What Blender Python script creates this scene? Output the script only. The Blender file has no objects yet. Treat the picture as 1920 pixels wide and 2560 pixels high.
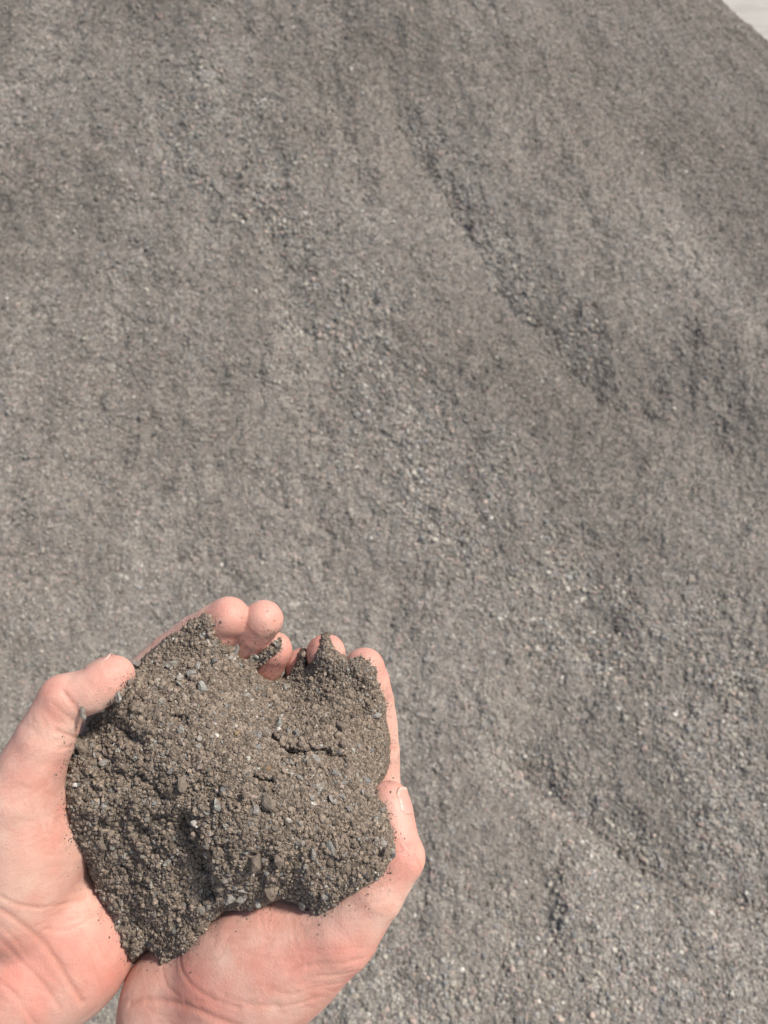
import bpy, math, random
import numpy as np
from mathutils import Vector, Matrix, Euler

# ------------------------------------------------------------------ camera, sky, sun, exposure
scene = bpy.context.scene
CAM_H, PITCH = 2.066, math.radians(38.9)
cam_data = bpy.data.cameras.new("camera")
cam_data.sensor_fit = 'HORIZONTAL'
cam_data.sensor_width = 26.0
cam_data.lens = 26.0
cam_data.clip_start = 0.02
cam_data.clip_end = 2000
cam_data.dof.use_dof = True
cam_data.dof.focus_distance = 0.335
cam_data.dof.aperture_fstop = 15.0
cam = bpy.data.objects.new("camera", cam_data)
scene.collection.objects.link(cam)
cam.location = (0, 0, CAM_H)
cam.rotation_euler = (math.pi / 2 - PITCH, 0, 0)
scene.camera = cam

SUN_EL, SUN_AZ = math.radians(56), math.radians(96)      # azimuth from +Y towards +X
world = bpy.data.worlds.new("World")
scene.world = world
world.use_nodes = True
wn = world.node_tree
bg = wn.nodes.get("Background") or wn.nodes.new("ShaderNodeBackground")
sky = wn.nodes.new("ShaderNodeTexSky")
sky.sky_type = 'NISHITA'
sky.sun_disc = False
sky.sun_elevation = SUN_EL
sky.sun_rotation = SUN_AZ
sky.dust_density = 3.0
sky.air_density = 1.0
sky.ozone_density = 1.0
wn.links.new(sky.outputs[0], bg.inputs[0])
bg.inputs[1].default_value = 0.098

sun_data = bpy.data.lights.new("sun", 'SUN')
sun_data.energy = 3.8
sun_data.angle = math.radians(7.0)
sun_data.color = (1.0, 0.945, 0.87)
sun = bpy.data.objects.new("sun", sun_data)
scene.collection.objects.link(sun)
sdir = Vector((math.cos(SUN_EL) * math.sin(SUN_AZ), math.cos(SUN_EL) * math.cos(SUN_AZ), math.sin(SUN_EL)))
sun.rotation_euler = sdir.to_track_quat('Z', 'Y').to_euler()
sun.location = (3, 1, 6)

scene.view_settings.view_transform = 'Standard'
scene.view_settings.look = 'None'
scene.view_settings.gamma = 1.0
scene.view_settings.use_curve_mapping = False
scene.view_settings.exposure = 0.44
scene.render.engine = 'CYCLES'
scene.cycles.use_denoising = True
scene.cycles.denoiser = 'OPENIMAGEDENOISE'
scene.cycles.max_bounces = 6

rng = np.random.default_rng(11)
random.seed(4)
COL = scene.collection

# ------------------------------------------------------------------ frames
_c, _s = math.cos(PITCH), math.sin(PITCH)
CAM_M = np.array([[1, 0, 0], [0, _s, -_c], [0, _c, _s]], dtype=np.float64)   # columns: right, up, back
CAM_L = np.array([0, 0, CAM_H])


def to_world(P):
    return np.asarray(P, float) @ CAM_M.T + CAM_L


def at(x, y, d):
    """a point of the held things: d metres ahead of the eye."""
    return np.array([(x - 960) * d / 1920.0, (1280 - y) * d / 1920.0, -d])


def at_many(x, y, d):
    return np.stack([(x - 960) * d / 1920.0, (1280 - y) * d / 1920.0, -d], -1)


# ------------------------------------------------------------------ numpy noise
def _hash(ix, iy, iz, seed):
    h = (ix.astype(np.uint32) * np.uint32(374761393) + iy.astype(np.uint32) * np.uint32(668265263)
         + iz.astype(np.uint32) * np.uint32(2147483647) + np.uint32((seed * 974711 + 77) & 0xffffffff))
    h = (h ^ (h >> np.uint32(13))) * np.uint32(1274126177)
    h = (h ^ (h >> np.uint32(16))) * np.uint32(2246822519)
    return h ^ (h >> np.uint32(15))


def noise3(P, seed=0):
    P = np.asarray(P, np.float32)
    i = np.floor(P).astype(np.int64)
    f = P - i
    u = f * f * f * (f * (f * 6 - 15) + 10)
    out = np.zeros(len(P), np.float32)
    flat = not P[:, 2].any()
    with np.errstate(over='ignore'):
        for dx in (0, 1):
            for dy in (0, 1):
                for dz in ((0,) if flat else (0, 1)):
                    h = _hash(i[:, 0] + dx, i[:, 1] + dy, i[:, 2] + dz, seed)
                    gx = (h & np.uint32(1023)).astype(np.float32) / 511.5 - 1
                    gy = ((h >> np.uint32(10)) & np.uint32(1023)).astype(np.float32) / 511.5 - 1
                    gz = ((h >> np.uint32(20)) & np.uint32(1023)).astype(np.float32) / 511.5 - 1
                    w = (u[:, 0] if dx else 1 - u[:, 0]) * (u[:, 1] if dy else 1 - u[:, 1]) * (u[:, 2] if dz else 1 - u[:, 2])
                    out += w * (gx * (f[:, 0] - dx) + gy * (f[:, 1] - dy) + gz * (f[:, 2] - dz))
    return out * 1.3


def fbm(P, octv=4, seed=0, gain=0.5):
    P = np.asarray(P, np.float32)
    a, s, o = 1.0, 1.0, np.zeros(len(P), np.float32)
    for k in range(octv):
        o += a * noise3(P * s, seed + k)
        a *= gain
        s *= 2.03
    return o


def sstep(a, b, x):
    t = np.clip((x - a) / (b - a), 0, 1)
    return t * t * (3 - 2 * t)


# ------------------------------------------------------------------ materials
def new_mat(name):
    m = bpy.data.materials.new(name)
    m.use_nodes = True
    nt = m.node_tree
    b = nt.nodes.get("Principled BSDF")
    return m, nt, b


def N(nt, kind, **kw):
    n = nt.nodes.new(kind)
    for k, v in kw.items():
        if k.startswith('i_'):
            n.inputs[k[2:].replace('_', ' ')].default_value = v
        else:
            setattr(n, k, v)
    return n


def ramp(nt, stops, fac=None):
    r = nt.nodes.new("ShaderNodeValToRGB")
    e = r.color_ramp.elements
    while len(e) > 1:
        e.remove(e[-1])
    e[0].position, e[0].color = stops[0][0], (*stops[0][1], 1)
    for p, c in stops[1:]:
        q = e.new(p)
        q.color = (*c, 1)
    if fac is not None:
        nt.links.new(fac, r.inputs[0])
    return r


def mixc(nt, a, b, fac, mode='MIX'):
    m = nt.nodes.new("ShaderNodeMix")
    m.data_type = 'RGBA'
    m.blend_type = mode
    for sock, v in ((m.inputs[0], fac), (m.inputs[6], a), (m.inputs[7], b)):
        if isinstance(v, (int, float)):
            sock.default_value = v
        elif isinstance(v, tuple):
            sock.default_value = (*v, 1) if len(v) == 3 else v
        else:
            nt.links.new(v, sock)
    return m.outputs[2]


def math_node(nt, op, a, b=None):
    m = nt.nodes.new("ShaderNodeMath")
    m.operation = op
    for k, v in enumerate((a, b)):
        if v is None:
            continue
        if isinstance(v, (int, float)):
            m.inputs[k].default_value = v
        else:
            nt.links.new(v, m.inputs[k])
    return m.outputs[0]


def soil_material(name, dark, mid, light, scale, bump, detail_scale):
    """crushed stone dust: patchy fines, speckle of mineral grains, granular relief"""
    m, nt, b = new_mat(name)
    tc = N(nt, "ShaderNodeTexCoord")
    big = N(nt, "ShaderNodeTexNoise", i_Scale=scale, i_Detail=6.0, i_Roughness=0.62)
    nt.links.new(tc.outputs["Object"], big.inputs["Vector"])
    base = ramp(nt, [(0.3, dark), (0.5, mid), (0.72, light)], big.outputs[0])
    fine = N(nt, "ShaderNodeTexNoise", i_Scale=detail_scale, i_Detail=3.0, i_Roughness=0.7)
    nt.links.new(tc.outputs["Object"], fine.inputs["Vector"])
    fr = ramp(nt, [(0.3, (0.55, 0.55, 0.56)), (0.5, (1, 1, 1)), (0.7, (1.5, 1.46, 1.4))], fine.outputs[0])
    ca = N(nt, "ShaderNodeAttribute", attribute_name="coarse")
    b0 = mixc(nt, base.outputs[0], (0.215, 0.205, 0.19), math_node(nt, 'MULTIPLY', ca.outputs["Fac"], 0.75))
    col = mixc(nt, b0, fr.outputs[0], 0.8, 'MULTIPLY')
    vor = N(nt, "ShaderNodeTexVoronoi", i_Scale=detail_scale * 0.7)
    nt.links.new(tc.outputs["Object"], vor.inputs["Vector"])
    sep = N(nt, "ShaderNodeSeparateColor")
    nt.links.new(vor.outputs["Color"], sep.inputs[0])
    pale = math_node(nt, 'GREATER_THAN', sep.outputs[0], 0.93)
    near = math_node(nt, 'LESS_THAN', vor.outputs["Distance"], 0.34)
    speck = math_node(nt, 'MULTIPLY', pale, near)
    tint = ramp(nt, [(0.0, (0.16, 0.17, 0.19)), (0.45, (0.3, 0.29, 0.28)), (0.8, (0.34, 0.27, 0.23)), (1.0, (0.42, 0.4, 0.37))], sep.outputs[1])
    col = mixc(nt, col, tint.outputs[0], speck)
    nt.links.new(col, b.inputs["Base Color"])
    b.inputs["Roughness"].default_value = 0.95
    b.inputs["Specular IOR Level"].default_value = 0.15
    bp = N(nt, "ShaderNodeBump", i_Strength=bump, i_Distance=0.6 / detail_scale)
    nt.links.new(fine.outputs[0], bp.inputs["Height"])
    nt.links.new(bp.outputs[0], b.inputs["Normal"])
    return m


MAT_PILE = soil_material("pile_dust", (0.132, 0.119, 0.105), (0.190, 0.172, 0.151), (0.262, 0.240, 0.207), 2.2, 0.9, 170)
MAT_MOUND = soil_material("held_dust", (0.125, 0.096, 0.072), (0.165, 0.129, 0.098), (0.21, 0.168, 0.13), 30, 0.8, 1300)


def grit_material(name, noise_scale):
    m, nt, b = new_mat(name)
    at_n = N(nt, "ShaderNodeAttribute", attribute_name="tint", attribute_type='INSTANCER')
    tc = N(nt, "ShaderNodeTexCoord")
    geo = N(nt, "ShaderNodeNewGeometry")
    nz = N(nt, "ShaderNodeTexNoise", i_Scale=noise_scale, i_Detail=3.0)
    nt.links.new(geo.outputs["Position"], nz.inputs["Vector"])
    r = ramp(nt, [(0.25, (0.7, 0.7, 0.7)), (0.75, (1.25, 1.24, 1.2))], nz.outputs[0])
    col = mixc(nt, at_n.outputs["Color"], r.outputs[0], 1.0, 'MULTIPLY')
    nt.links.new(col, b.inputs["Base Color"])
    b.inputs["Roughness"].default_value = 0.9
    b.inputs["Specular IOR Level"].default_value = 0.2
    return m


MAT_GRIT_PILE = grit_material("pile_grit", 500)
MAT_GRIT_MOUND = grit_material("held_grit", 2500)


def stone_material(name, a, b_, scale):
    m, nt, b = new_mat(name)
    tc = N(nt, "ShaderNodeTexCoord")
    nz = N(nt, "ShaderNodeTexNoise", i_Scale=scale, i_Detail=5.0, i_Roughness=0.7)
    nt.links.new(tc.outputs["Object"], nz.inputs["Vector"])
    r = ramp(nt, [(0.32, a), (0.68, b_)], nz.outputs[0])
    n3 = N(nt, "ShaderNodeTexNoise", i_Scale=1.3, i_Detail=4.0, i_Roughness=0.65)
    oi = N(nt, "ShaderNodeObjectInfo")
    ad = N(nt, "ShaderNodeVectorMath", operation='ADD')
    nt.links.new(tc.outputs["Object"], ad.inputs[0])
    nt.links.new(oi.outputs["Location"], ad.inputs[1])
    sc_ = N(nt, "ShaderNodeVectorMath", operation='SCALE')
    sc_.inputs["Scale"].default_value = 900.0
    nt.links.new(oi.outputs["Location"], sc_.inputs[0])
    nt.links.new(sc_.outputs[0], ad.inputs[1])
    nt.links.new(ad.outputs[0], n3.inputs["Vector"])
    dr = ramp(nt, [(0.42, (0, 0, 0)), (0.62, (0.9, 0.9, 0.9))], n3.outputs[0])
    colr = mixc(nt, r.outputs[0], (0.20, 0.162, 0.128), dr.outputs[0])
    nt.links.new(colr, b.inputs["Base Color"])
    b.inputs["Roughness"].default_value = 0.8
    b.inputs["Specular IOR Level"].default_value = 0.35
    bp = N(nt, "ShaderNodeBump", i_Strength=0.5, i_Distance=0.15)
    nt.links.new(nz.outputs[0], bp.inputs["Height"])
    nt.links.new(bp.outputs[0], b.inputs["Normal"])
    return m


STONES = {
    'dust': stone_material("dust_coated_stone", (0.19, 0.15, 0.116), (0.28, 0.228, 0.178), 2.2),
    'grey': stone_material("grey_stone", (0.25, 0.238, 0.22), (0.41, 0.388, 0.352), 2.0),
    'blue': stone_material("blue_grey_stone", (0.19, 0.195, 0.197), (0.34, 0.345, 0.342), 1.8),
    'green': stone_material("grey_green_stone", (0.26, 0.268, 0.236), (0.43, 0.432, 0.385), 1.8),
    'white': stone_material("pale_stone", (0.3, 0.285, 0.245), (0.47, 0.445, 0.385), 2.0),
    'pink': stone_material("pinkish_stone", (0.22, 0.165, 0.14), (0.36, 0.28, 0.24), 2.0),
    'amber': stone_material("amber_stone", (0.34, 0.2, 0.08), (0.5, 0.32, 0.16), 2.0),
}


def skin_material():
    m, nt, b = new_mat("skin")
    tc = N(nt, "ShaderNodeTexCoord")
    obj = tc.outputs["Object"]
    blot = N(nt, "ShaderNodeTexNoise", i_Scale=55.0, i_Detail=4.0, i_Roughness=0.55)
    nt.links.new(obj, blot.inputs["Vector"])
    base = ramp(nt, [(0.3, (0.50, 0.278, 0.218)), (0.5, (0.55, 0.340, 0.270)), (0.7, (0.595, 0.410, 0.332))], blot.outputs[0])
    fl = N(nt, "ShaderNodeAttribute", attribute_name="flush")
    col = mixc(nt, base.outputs[0], (0.54, 0.205, 0.160), fl.outputs["Fac"])
    cr = N(nt, "ShaderNodeAttribute", attribute_name="fold")
    col = mixc(nt, col, (0.44, 0.18, 0.125), cr.outputs["Fac"])
    # faint film of stone dust, in speckles
    d1 = N(nt, "ShaderNodeTexNoise", i_Scale=420.0, i_Detail=4.0, i_Roughness=0.8)
    nt.links.new(obj, d1.inputs["Vector"])
    du = N(nt, "ShaderNodeAttribute", attribute_name="dusty")
    dr = ramp(nt, [(0.5, (0, 0, 0)), (0.68, (1, 1, 1))], d1.outputs[0])
    dm = math_node(nt, 'MULTIPLY', dr.outputs[0], du.outputs["Fac"])
    col = mixc(nt, col, (0.17, 0.14, 0.115), dm)
    nt.links.new(col, b.inputs["Base Color"])
    b.inputs["Subsurface Weight"].default_value = 0.35
    b.inputs["Subsurface Radius"].default_value = (1.0, 0.35, 0.2)
    b.inputs["Subsurface Scale"].default_value = 0.004
    b.inputs["Roughness"].default_value = 0.52
    b.inputs["Specular IOR Level"].default_value = 0.28
    # skin relief: fine cross-hatched cells and papillary ridges
    v = N(nt, "ShaderNodeTexVoronoi", i_Scale=900.0, feature='DISTANCE_TO_EDGE')
    mp = N(nt, "ShaderNodeMapping")
    mp.inputs["Scale"].default_value = (1.0, 0.55, 1.0)
    mp.inputs["Rotation"].default_value = (0.2, 0.4, 0.7)
    nt.links.new(obj, mp.inputs["Vector"])
    nt.links.new(mp.outputs[0], v.inputs["Vector"])
    n2 = N(nt, "ShaderNodeTexNoise", i_Scale=700.0, i_Detail=3.0)
    nt.links.new(obj, n2.inputs["Vector"])
    hsum = math_node(nt, 'ADD', math_node(nt, 'MULTIPLY', v.outputs["Distance"], 0.6), math_node(nt, 'MULTIPLY', n2.outputs[0], 0.8))
    bp = N(nt, "ShaderNodeBump", i_Strength=0.38, i_Distance=0.0006)
    nt.links.new(hsum, bp.inputs["Height"])
    nt.links.new(bp.outputs[0], b.inputs["Normal"])
    return m


MAT_SKIN = skin_material()


def nail_material():
    m, nt, b = new_mat("fingernail")
    tc = N(nt, "ShaderNodeTexCoord")
    g = N(nt, "ShaderNodeAttribute", attribute_name="free_edge")
    nz = N(nt, "ShaderNodeTexNoise", i_Scale=300.0)
    nt.links.new(tc.outputs["Object"], nz.inputs["Vector"])
    base = ramp(nt, [(0.3, (0.46, 0.25, 0.20)), (0.7, (0.52, 0.30, 0.24))], nz.outputs[0])
    col = mixc(nt, base.outputs[0], (0.54, 0.37, 0.30), g.outputs["Fac"])
    nt.links.new(col, b.inputs["Base Color"])
    b.inputs["Roughness"].default_value = 0.42
    b.inputs["Subsurface Weight"].default_value = 0.2
    b.inputs["Subsurface Scale"].default_value = 0.002
    return m


MAT_NAIL = nail_material()


def ground_material():
    m, nt, b = new_mat("pale_yard")
    tc = N(nt, "ShaderNodeTexCoord")
    nz = N(nt, "ShaderNodeTexNoise", i_Scale=0.9, i_Detail=8.0, i_Roughness=0.65)
    nt.links.new(tc.outputs["Object"], nz.inputs["Vector"])
    r = ramp(nt, [(0.3, (0.28, 0.26, 0.225)), (0.5, (0.355, 0.335, 0.30)), (0.7, (0.41, 0.39, 0.355))], nz.outputs[0])
    f = N(nt, "ShaderNodeTexNoise", i_Scale=40.0, i_Detail=4.0)
    nt.links.new(tc.outputs["Object"], f.inputs["Vector"])
    fr = ramp(nt, [(0.3, (0.8, 0.8, 0.8)), (0.7, (1.12, 1.12, 1.12))], f.outputs[0])
    col = mixc(nt, r.outputs[0], fr.outputs[0], 1.0, 'MULTIPLY')
    nt.links.new(col, b.inputs["Base Color"])
    b.inputs["Roughness"].default_value = 0.95
    bp = N(nt, "ShaderNodeBump", i_Strength=0.4, i_Distance=0.01)
    nt.links.new(f.outputs[0], bp.inputs["Height"])
    nt.links.new(bp.outputs[0], b.inputs["Normal"])
    return m


# ------------------------------------------------------------------ mesh helpers
def mesh_from(name, V, F, mat, smooth=True):
    me = bpy.data.meshes.new(name)
    V = np.asarray(V, np.float32)
    F = np.asarray(F, np.int32)
    k = F.shape[1]
    me.vertices.add(len(V))
    me.vertices.foreach_set("co", V.ravel())
    me.loops.add(F.size)
    me.loops.foreach_set("vertex_index", F.ravel())
    me.polygons.add(len(F))
    me.polygons.foreach_set("loop_start", np.arange(0, F.size, k, dtype=np.int32))
    me.polygons.foreach_set("use_smooth", np.full(len(F), smooth))
    me.update(calc_edges=True)
    me.validate()
    me.materials.append(mat)
    return me


def float_attr(me, name, vals):
    a = me.attributes.new(name, 'FLOAT', 'POINT')
    a.data.foreach_set("value", np.asarray(vals, np.float32))


def link(name, me, loc=(0, 0, 0), parent=None):
    o = bpy.data.objects.new(name, me)
    COL.objects.link(o)
    o.location = loc
    if parent is not None:
        o.parent = parent
    return o


def ico(sub=1):
    import bmesh
    bm = bmesh.new()
    bmesh.ops.create_icosphere(bm, subdivisions=sub, radius=1)
    V = np.array([v.co[:] for v in bm.verts])
    F = np.array([[v.index for v in f.verts] for f in bm.faces])
    bm.free()
    return V, F


ICO_V, ICO_F = ico(2)


def chip_shape(seed, angular=0.75):
    """angular stone chip: a sphere cut by random planes"""
    r = np.random.default_rng(seed)
    V = ICO_V.copy()
    for _ in range(9):
        n = r.normal(size=3)
        n /= np.linalg.norm(n)
        d = r.uniform(0.38, 0.72) if r.random() < angular else r.uniform(0.65, 0.9)
        over = V @ n - d
        V -= np.maximum(over, 0)[:, None] * n
    V += 0.05 * r.normal(size=V.shape)
    V *= np.array([1.0, r.uniform(0.65, 0.95), r.uniform(0.5, 0.8)])
    return V


# ------------------------------------------------------------------ grit (geometry nodes, stuff)
def grit_group(name, mat, variants, cluster=None):
    ng = bpy.data.node_groups.new(name, 'GeometryNodeTree')
    ng.interface.new_socket("Geometry", in_out='INPUT', socket_type='NodeSocketGeometry')
    ng.interface.new_socket("Geometry", in_out='OUTPUT', socket_type='NodeSocketGeometry')
    gi = ng.nodes.new("NodeGroupInput")
    go = ng.nodes.new("NodeGroupOutput")
    iop = ng.nodes.new("GeometryNodeInstanceOnPoints")
    join = ng.nodes.new("GeometryNodeJoinGeometry")
    for k in range(variants):
        s = ng.nodes.new("GeometryNodeMeshIcoSphere")
        s.inputs["Radius"].default_value = 1.0
        s.inputs["Subdivisions"].default_value = 2
        pos = ng.nodes.new("GeometryNodeInputPosition")
        nz = ng.nodes.new("ShaderNodeTexNoise")
        nz.noise_dimensions = '4D'
        nz.inputs["W"].default_value = 3.7 * k + 0.3
        nz.inputs["Scale"].default_value = 0.9
        nz.inputs["Detail"].default_value = 2.0
        ng.links.new(pos.outputs[0], nz.inputs["Vector"])
        sub = ng.nodes.new("ShaderNodeVectorMath")
        sub.operation = 'SUBTRACT'
        sub.inputs[1].default_value = (0.5, 0.5, 0.5)
        ng.links.new(nz.outputs["Color"], sub.inputs[0])
        sc = ng.nodes.new("ShaderNodeVectorMath")
        sc.operation = 'SCALE'
        sc.inputs["Scale"].default_value = 1.9
        ng.links.new(sub.outputs[0], sc.inputs[0])
        sp = ng.nodes.new("GeometryNodeSetPosition")
        ng.links.new(s.outputs["Mesh"], sp.inputs["Geometry"])
        ng.links.new(sc.outputs[0], sp.inputs["Offset"])
        sm = ng.nodes.new("GeometryNodeSetMaterial")
        sm.inputs["Material"].default_value = mat
        ng.links.new(sp.outputs[0], sm.inputs["Geometry"])
        gti = ng.nodes.new("GeometryNodeGeometryToInstance")
        if cluster:
            s.inputs["Subdivisions"].default_value = 1
            jn = ng.nodes.new("GeometryNodeJoinGeometry")
            for q in range(cluster):
                tf = ng.nodes.new("GeometryNodeTransform")
                a, rr = random.uniform(0, 6.28), 3.4 * math.sqrt(random.random())
                tf.inputs["Translation"].default_value = (rr * math.cos(a), rr * math.sin(a), random.uniform(-0.5, 0.4))
                tf.inputs["Rotation"].default_value = (random.uniform(0, 6), random.uniform(0, 6), 0)
                f = random.lognormvariate(0, 0.32)
                tf.inputs["Scale"].default_value = (f, f * random.uniform(0.7, 1), f * random.uniform(0.6, 1))
                ng.links.new(sm.outputs[0], tf.inputs[0])
                ng.links.new(tf.outputs[0], jn.inputs[0])
            ng.links.new(jn.outputs[0], gti.inputs[0])
        else:
            ng.links.new(sm.outputs[0], gti.inputs[0])
        ng.links.new(gti.outputs[0], join.inputs[0])
    iop.inputs["Pick Instance"].default_value = True
    na = ng.nodes.new("GeometryNodeInputNamedAttribute")
    na.data_type = 'FLOAT_VECTOR'
    na.inputs["Name"].default_value = "size"
    nr = ng.nodes.new("GeometryNodeInputNamedAttribute")
    nr.data_type = 'FLOAT_VECTOR'
    nr.inputs["Name"].default_value = "turn"
    ng.links.new(gi.outputs[0], iop.inputs["Points"])
    ng.links.new(join.outputs[0], iop.inputs["Instance"])
    ng.links.new(na.outputs["Attribute"], iop.inputs["Scale"])
    ng.links.new(nr.outputs["Attribute"], iop.inputs["Rotation"])
    ng.links.new(iop.outputs[0], go.inputs[0])
    return ng


def grit_object(name, P, size, tint, mat, group, parent, turn=None):
    me = bpy.data.meshes.new(name)
    n = len(P)
    me.vertices.add(n)
    me.vertices.foreach_set("co", np.asarray(P, np.float32).ravel())
    a = me.attributes.new("size", 'FLOAT_VECTOR', 'POINT')
    a.data.foreach_set("vector", np.asarray(size, np.float32).ravel())
    a = me.attributes.new("turn", 'FLOAT_VECTOR', 'POINT')
    a.data.foreach_set("vector", (rng.uniform(0, 6.28, (n, 3)) if turn is None else turn).astype(np.float32).ravel())
    a = me.attributes.new("tint", 'FLOAT_COLOR', 'POINT')
    a.data.foreach_set("color", np.concatenate([tint, np.ones((n, 1))], 1).astype(np.float32).ravel())
    me.materials.append(mat)
    o = link(name, me, parent=parent)
    md = o.modifiers.new("grit", 'NODES')
    md.node_group = group
    o["kind"] = "stuff"
    return o


PAL = np.array([[0.172, 0.157, 0.134], [0.215, 0.199, 0.173], [0.27, 0.25, 0.216], [0.196, 0.193, 0.186],
                [0.285, 0.228, 0.198], [0.13, 0.122, 0.117], [0.40, 0.38, 0.345]])


def pick_tint(n, p):
    t = PAL[rng.choice(len(PAL), n, p=np.array(p) / np.sum(p))]
    return t * rng.uniform(0.68, 1.32, (n, 1))


# ------------------------------------------------------------------ the pale yard
gm = mesh_from("ground", [(-150, -150, 0), (150, -150, 0), (150, 150, 0), (-150, 150, 0)], [[0, 1, 2, 3]], ground_material())
ground = link("ground", gm)
ground["kind"] = "structure"

# ------------------------------------------------------------------ the heap of stone dust
AX, AY, HH, CC, SS = -0.385, 4.116, 2.563, 0.582, 0.654


def heap_base(x, y):
    return HH - SS * (np.sqrt((x - AX) ** 2 + (y - AY) ** 2 + CC * CC) - CC)


def on_heap(px, py):
    """where the line of sight through a spot of the picture meets the smooth heap"""
    px, py = np.atleast_1d(np.asarray(px, float)), np.atleast_1d(np.asarray(py, float))
    d = at_many(px, py, np.ones_like(px)) @ CAM_M.T
    lo, hi = np.full(len(px), 0.4), np.full(len(px), 0.4)
    done = np.zeros(len(px), bool)
    for t in np.arange(0.4, 6, 0.02):
        P = d * t + CAM_L
        under = P[:, 2] < heap_base(P[:, 0], P[:, 1])
        new = under & ~done
        lo[new] = t
        done |= under
    P = d * lo[:, None] + CAM_L
    return P[:, :2]


def seg_dist(P, line):
    """distance to a polyline, signed side (left +), position along 0..1"""
    best = np.full(len(P), 1e9)
    side = np.zeros(len(P))
    along = np.zeros(len(P))
    L = np.asarray(line, float)
    seg = np.linalg.norm(np.diff(L, axis=0), axis=1)
    cum = np.concatenate([[0], np.cumsum(seg)])
    for k in range(len(L) - 1):
        a, b = L[k], L[k + 1]
        ab = b - a
        t = np.clip(((P - a) @ ab) / (ab @ ab), 0, 1)
        q = P - (a + t[:, None] * ab)
        d = np.linalg.norm(q, axis=1)
        s = np.sign(ab[0] * (P[:, 1] - a[1]) - ab[1] * (P[:, 0] - a[0]))
        m = d < best
        best[m] = d[m]
        side[m] = s[m]
        along[m] = ((cum[k] + t * seg[k]) / cum[-1])[m]
    return best, side, along


# slumps and rills seen on the heap: (spots of the picture, height, width, softness)
SLUMPS = [   # (line, depth, width of the near bank, width of the far bank)
    ([(940, 60), (1000, 220), (1060, 330), (1150, 480), (1230, 600), (1300, 720), (1420, 850), (1560, 960), (1740, 1050), (1960, 1130)], 0.095, 0.09, 0.22),
    ([(1200, 1830), (1300, 1890), (1440, 1990), (1590, 2110), (1740, 2190), (1900, 2240), (2060, 2280)], 0.085, 0.06, 0.14),
    ([(640, 520), (700, 640), (760, 800), (860, 980), (930, 1080), (1050, 1180)], 0.018, 0.06, 0.11),
    ([(1380, 1600), (1500, 1660), (1620, 1720), (1780, 1740)], 0.016, 0.03, 0.08),
    ([(600, -60), (620, 180), (650, 330), (720, 500)], 0.016, 0.06, 0.09),
    ([(-120, 660), (150, 600), (420, 640)], 0.010, 0.03, 0.08),
    ([(980, 2140), (1200, 2260), (1420, 2330)], 0.014, 0.03, 0.07),
    ([(-80, 1250), (250, 1180), (480, 1240)], 0.010, 0.03, 0.08),
    ([(820, -40), (835, 250), (880, 420), (960, 560)], 0.026, 0.06, 0.08),
    ([(1450, 400), (1680, 470), (1900, 540)], 0.014, 0.03, 0.10),
    ([(1180, 1380), (1300, 1440), (1450, 1500), (1600, 1600)], 0.012, 0.03, 0.08),
    ([(380, 200), (440, 420), (540, 640), (620, 800)], 0.012, 0.05, 0.09),
    ([(1650, 150), (1760, 260), (1930, 380)], 0.016, 0.04, 0.10),
]
SL = [(on_heap(*zip(*pts)), h, w, so) for pts, h, w, so in SLUMPS]
# coarse bands where the bigger grains have rolled together
COARSE = [(on_heap(*zip(*p)), w) for p, w in [
    ([(800, 820), (960, 1000), (1100, 1250), (1300, 1420), (1500, 1560), (1850, 1750)], 0.11),
    ([(1040, 260), (1170, 470), (1290, 640), (1460, 800)], 0.05),
    ([(560, 200), (720, 500), (850, 760)], 0.08),
    ([(1850, 1700), (1880, 2000), (1900, 2500)], 0.16),
    ([(1250, 1850), (1450, 1980), (1640, 2120), (1850, 2200)], 0.035),
    ([(1450, 2150), (1800, 2250)], 0.06),
    ([(1000, 2560), (1400, 2500), (1900, 2560)], 0.12),
    ([(420, 330), (600, 560)], 0.06),
]]


def coarse_w(XY):
    w = np.zeros(len(XY))
    P2 = np.column_stack([XY, np.zeros(len(XY))])
    XYw = XY + 0.05 * np.stack([fbm(P2 * 5, 2, 121), fbm(P2 * 5, 2, 125)], -1)
    for line, wd in COARSE:
        d, _, _ = seg_dist(XYw, line)
        w = np.maximum(w, np.exp(-(d / (wd * 1.35)) ** 2))
    # grains sort themselves into streaks running down the slope
    th = np.arctan2(XY[:, 1] - AY, XY[:, 0] - AX)
    r = np.hypot(XY[:, 1] - AY, XY[:, 0] - AX)
    st = fbm(np.stack([np.cos(th) * 11, np.sin(th) * 11, r * 0.6], -1), 3, 131)
    w = w * np.clip(0.75 + 0.9 * fbm(P2 * 9, 3, 141), 0.1, 1.2) + 0.55 * np.clip(st, 0, 1) * sstep(3.2, 1.2, r)
    return np.clip(w, 0, 1)


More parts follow.
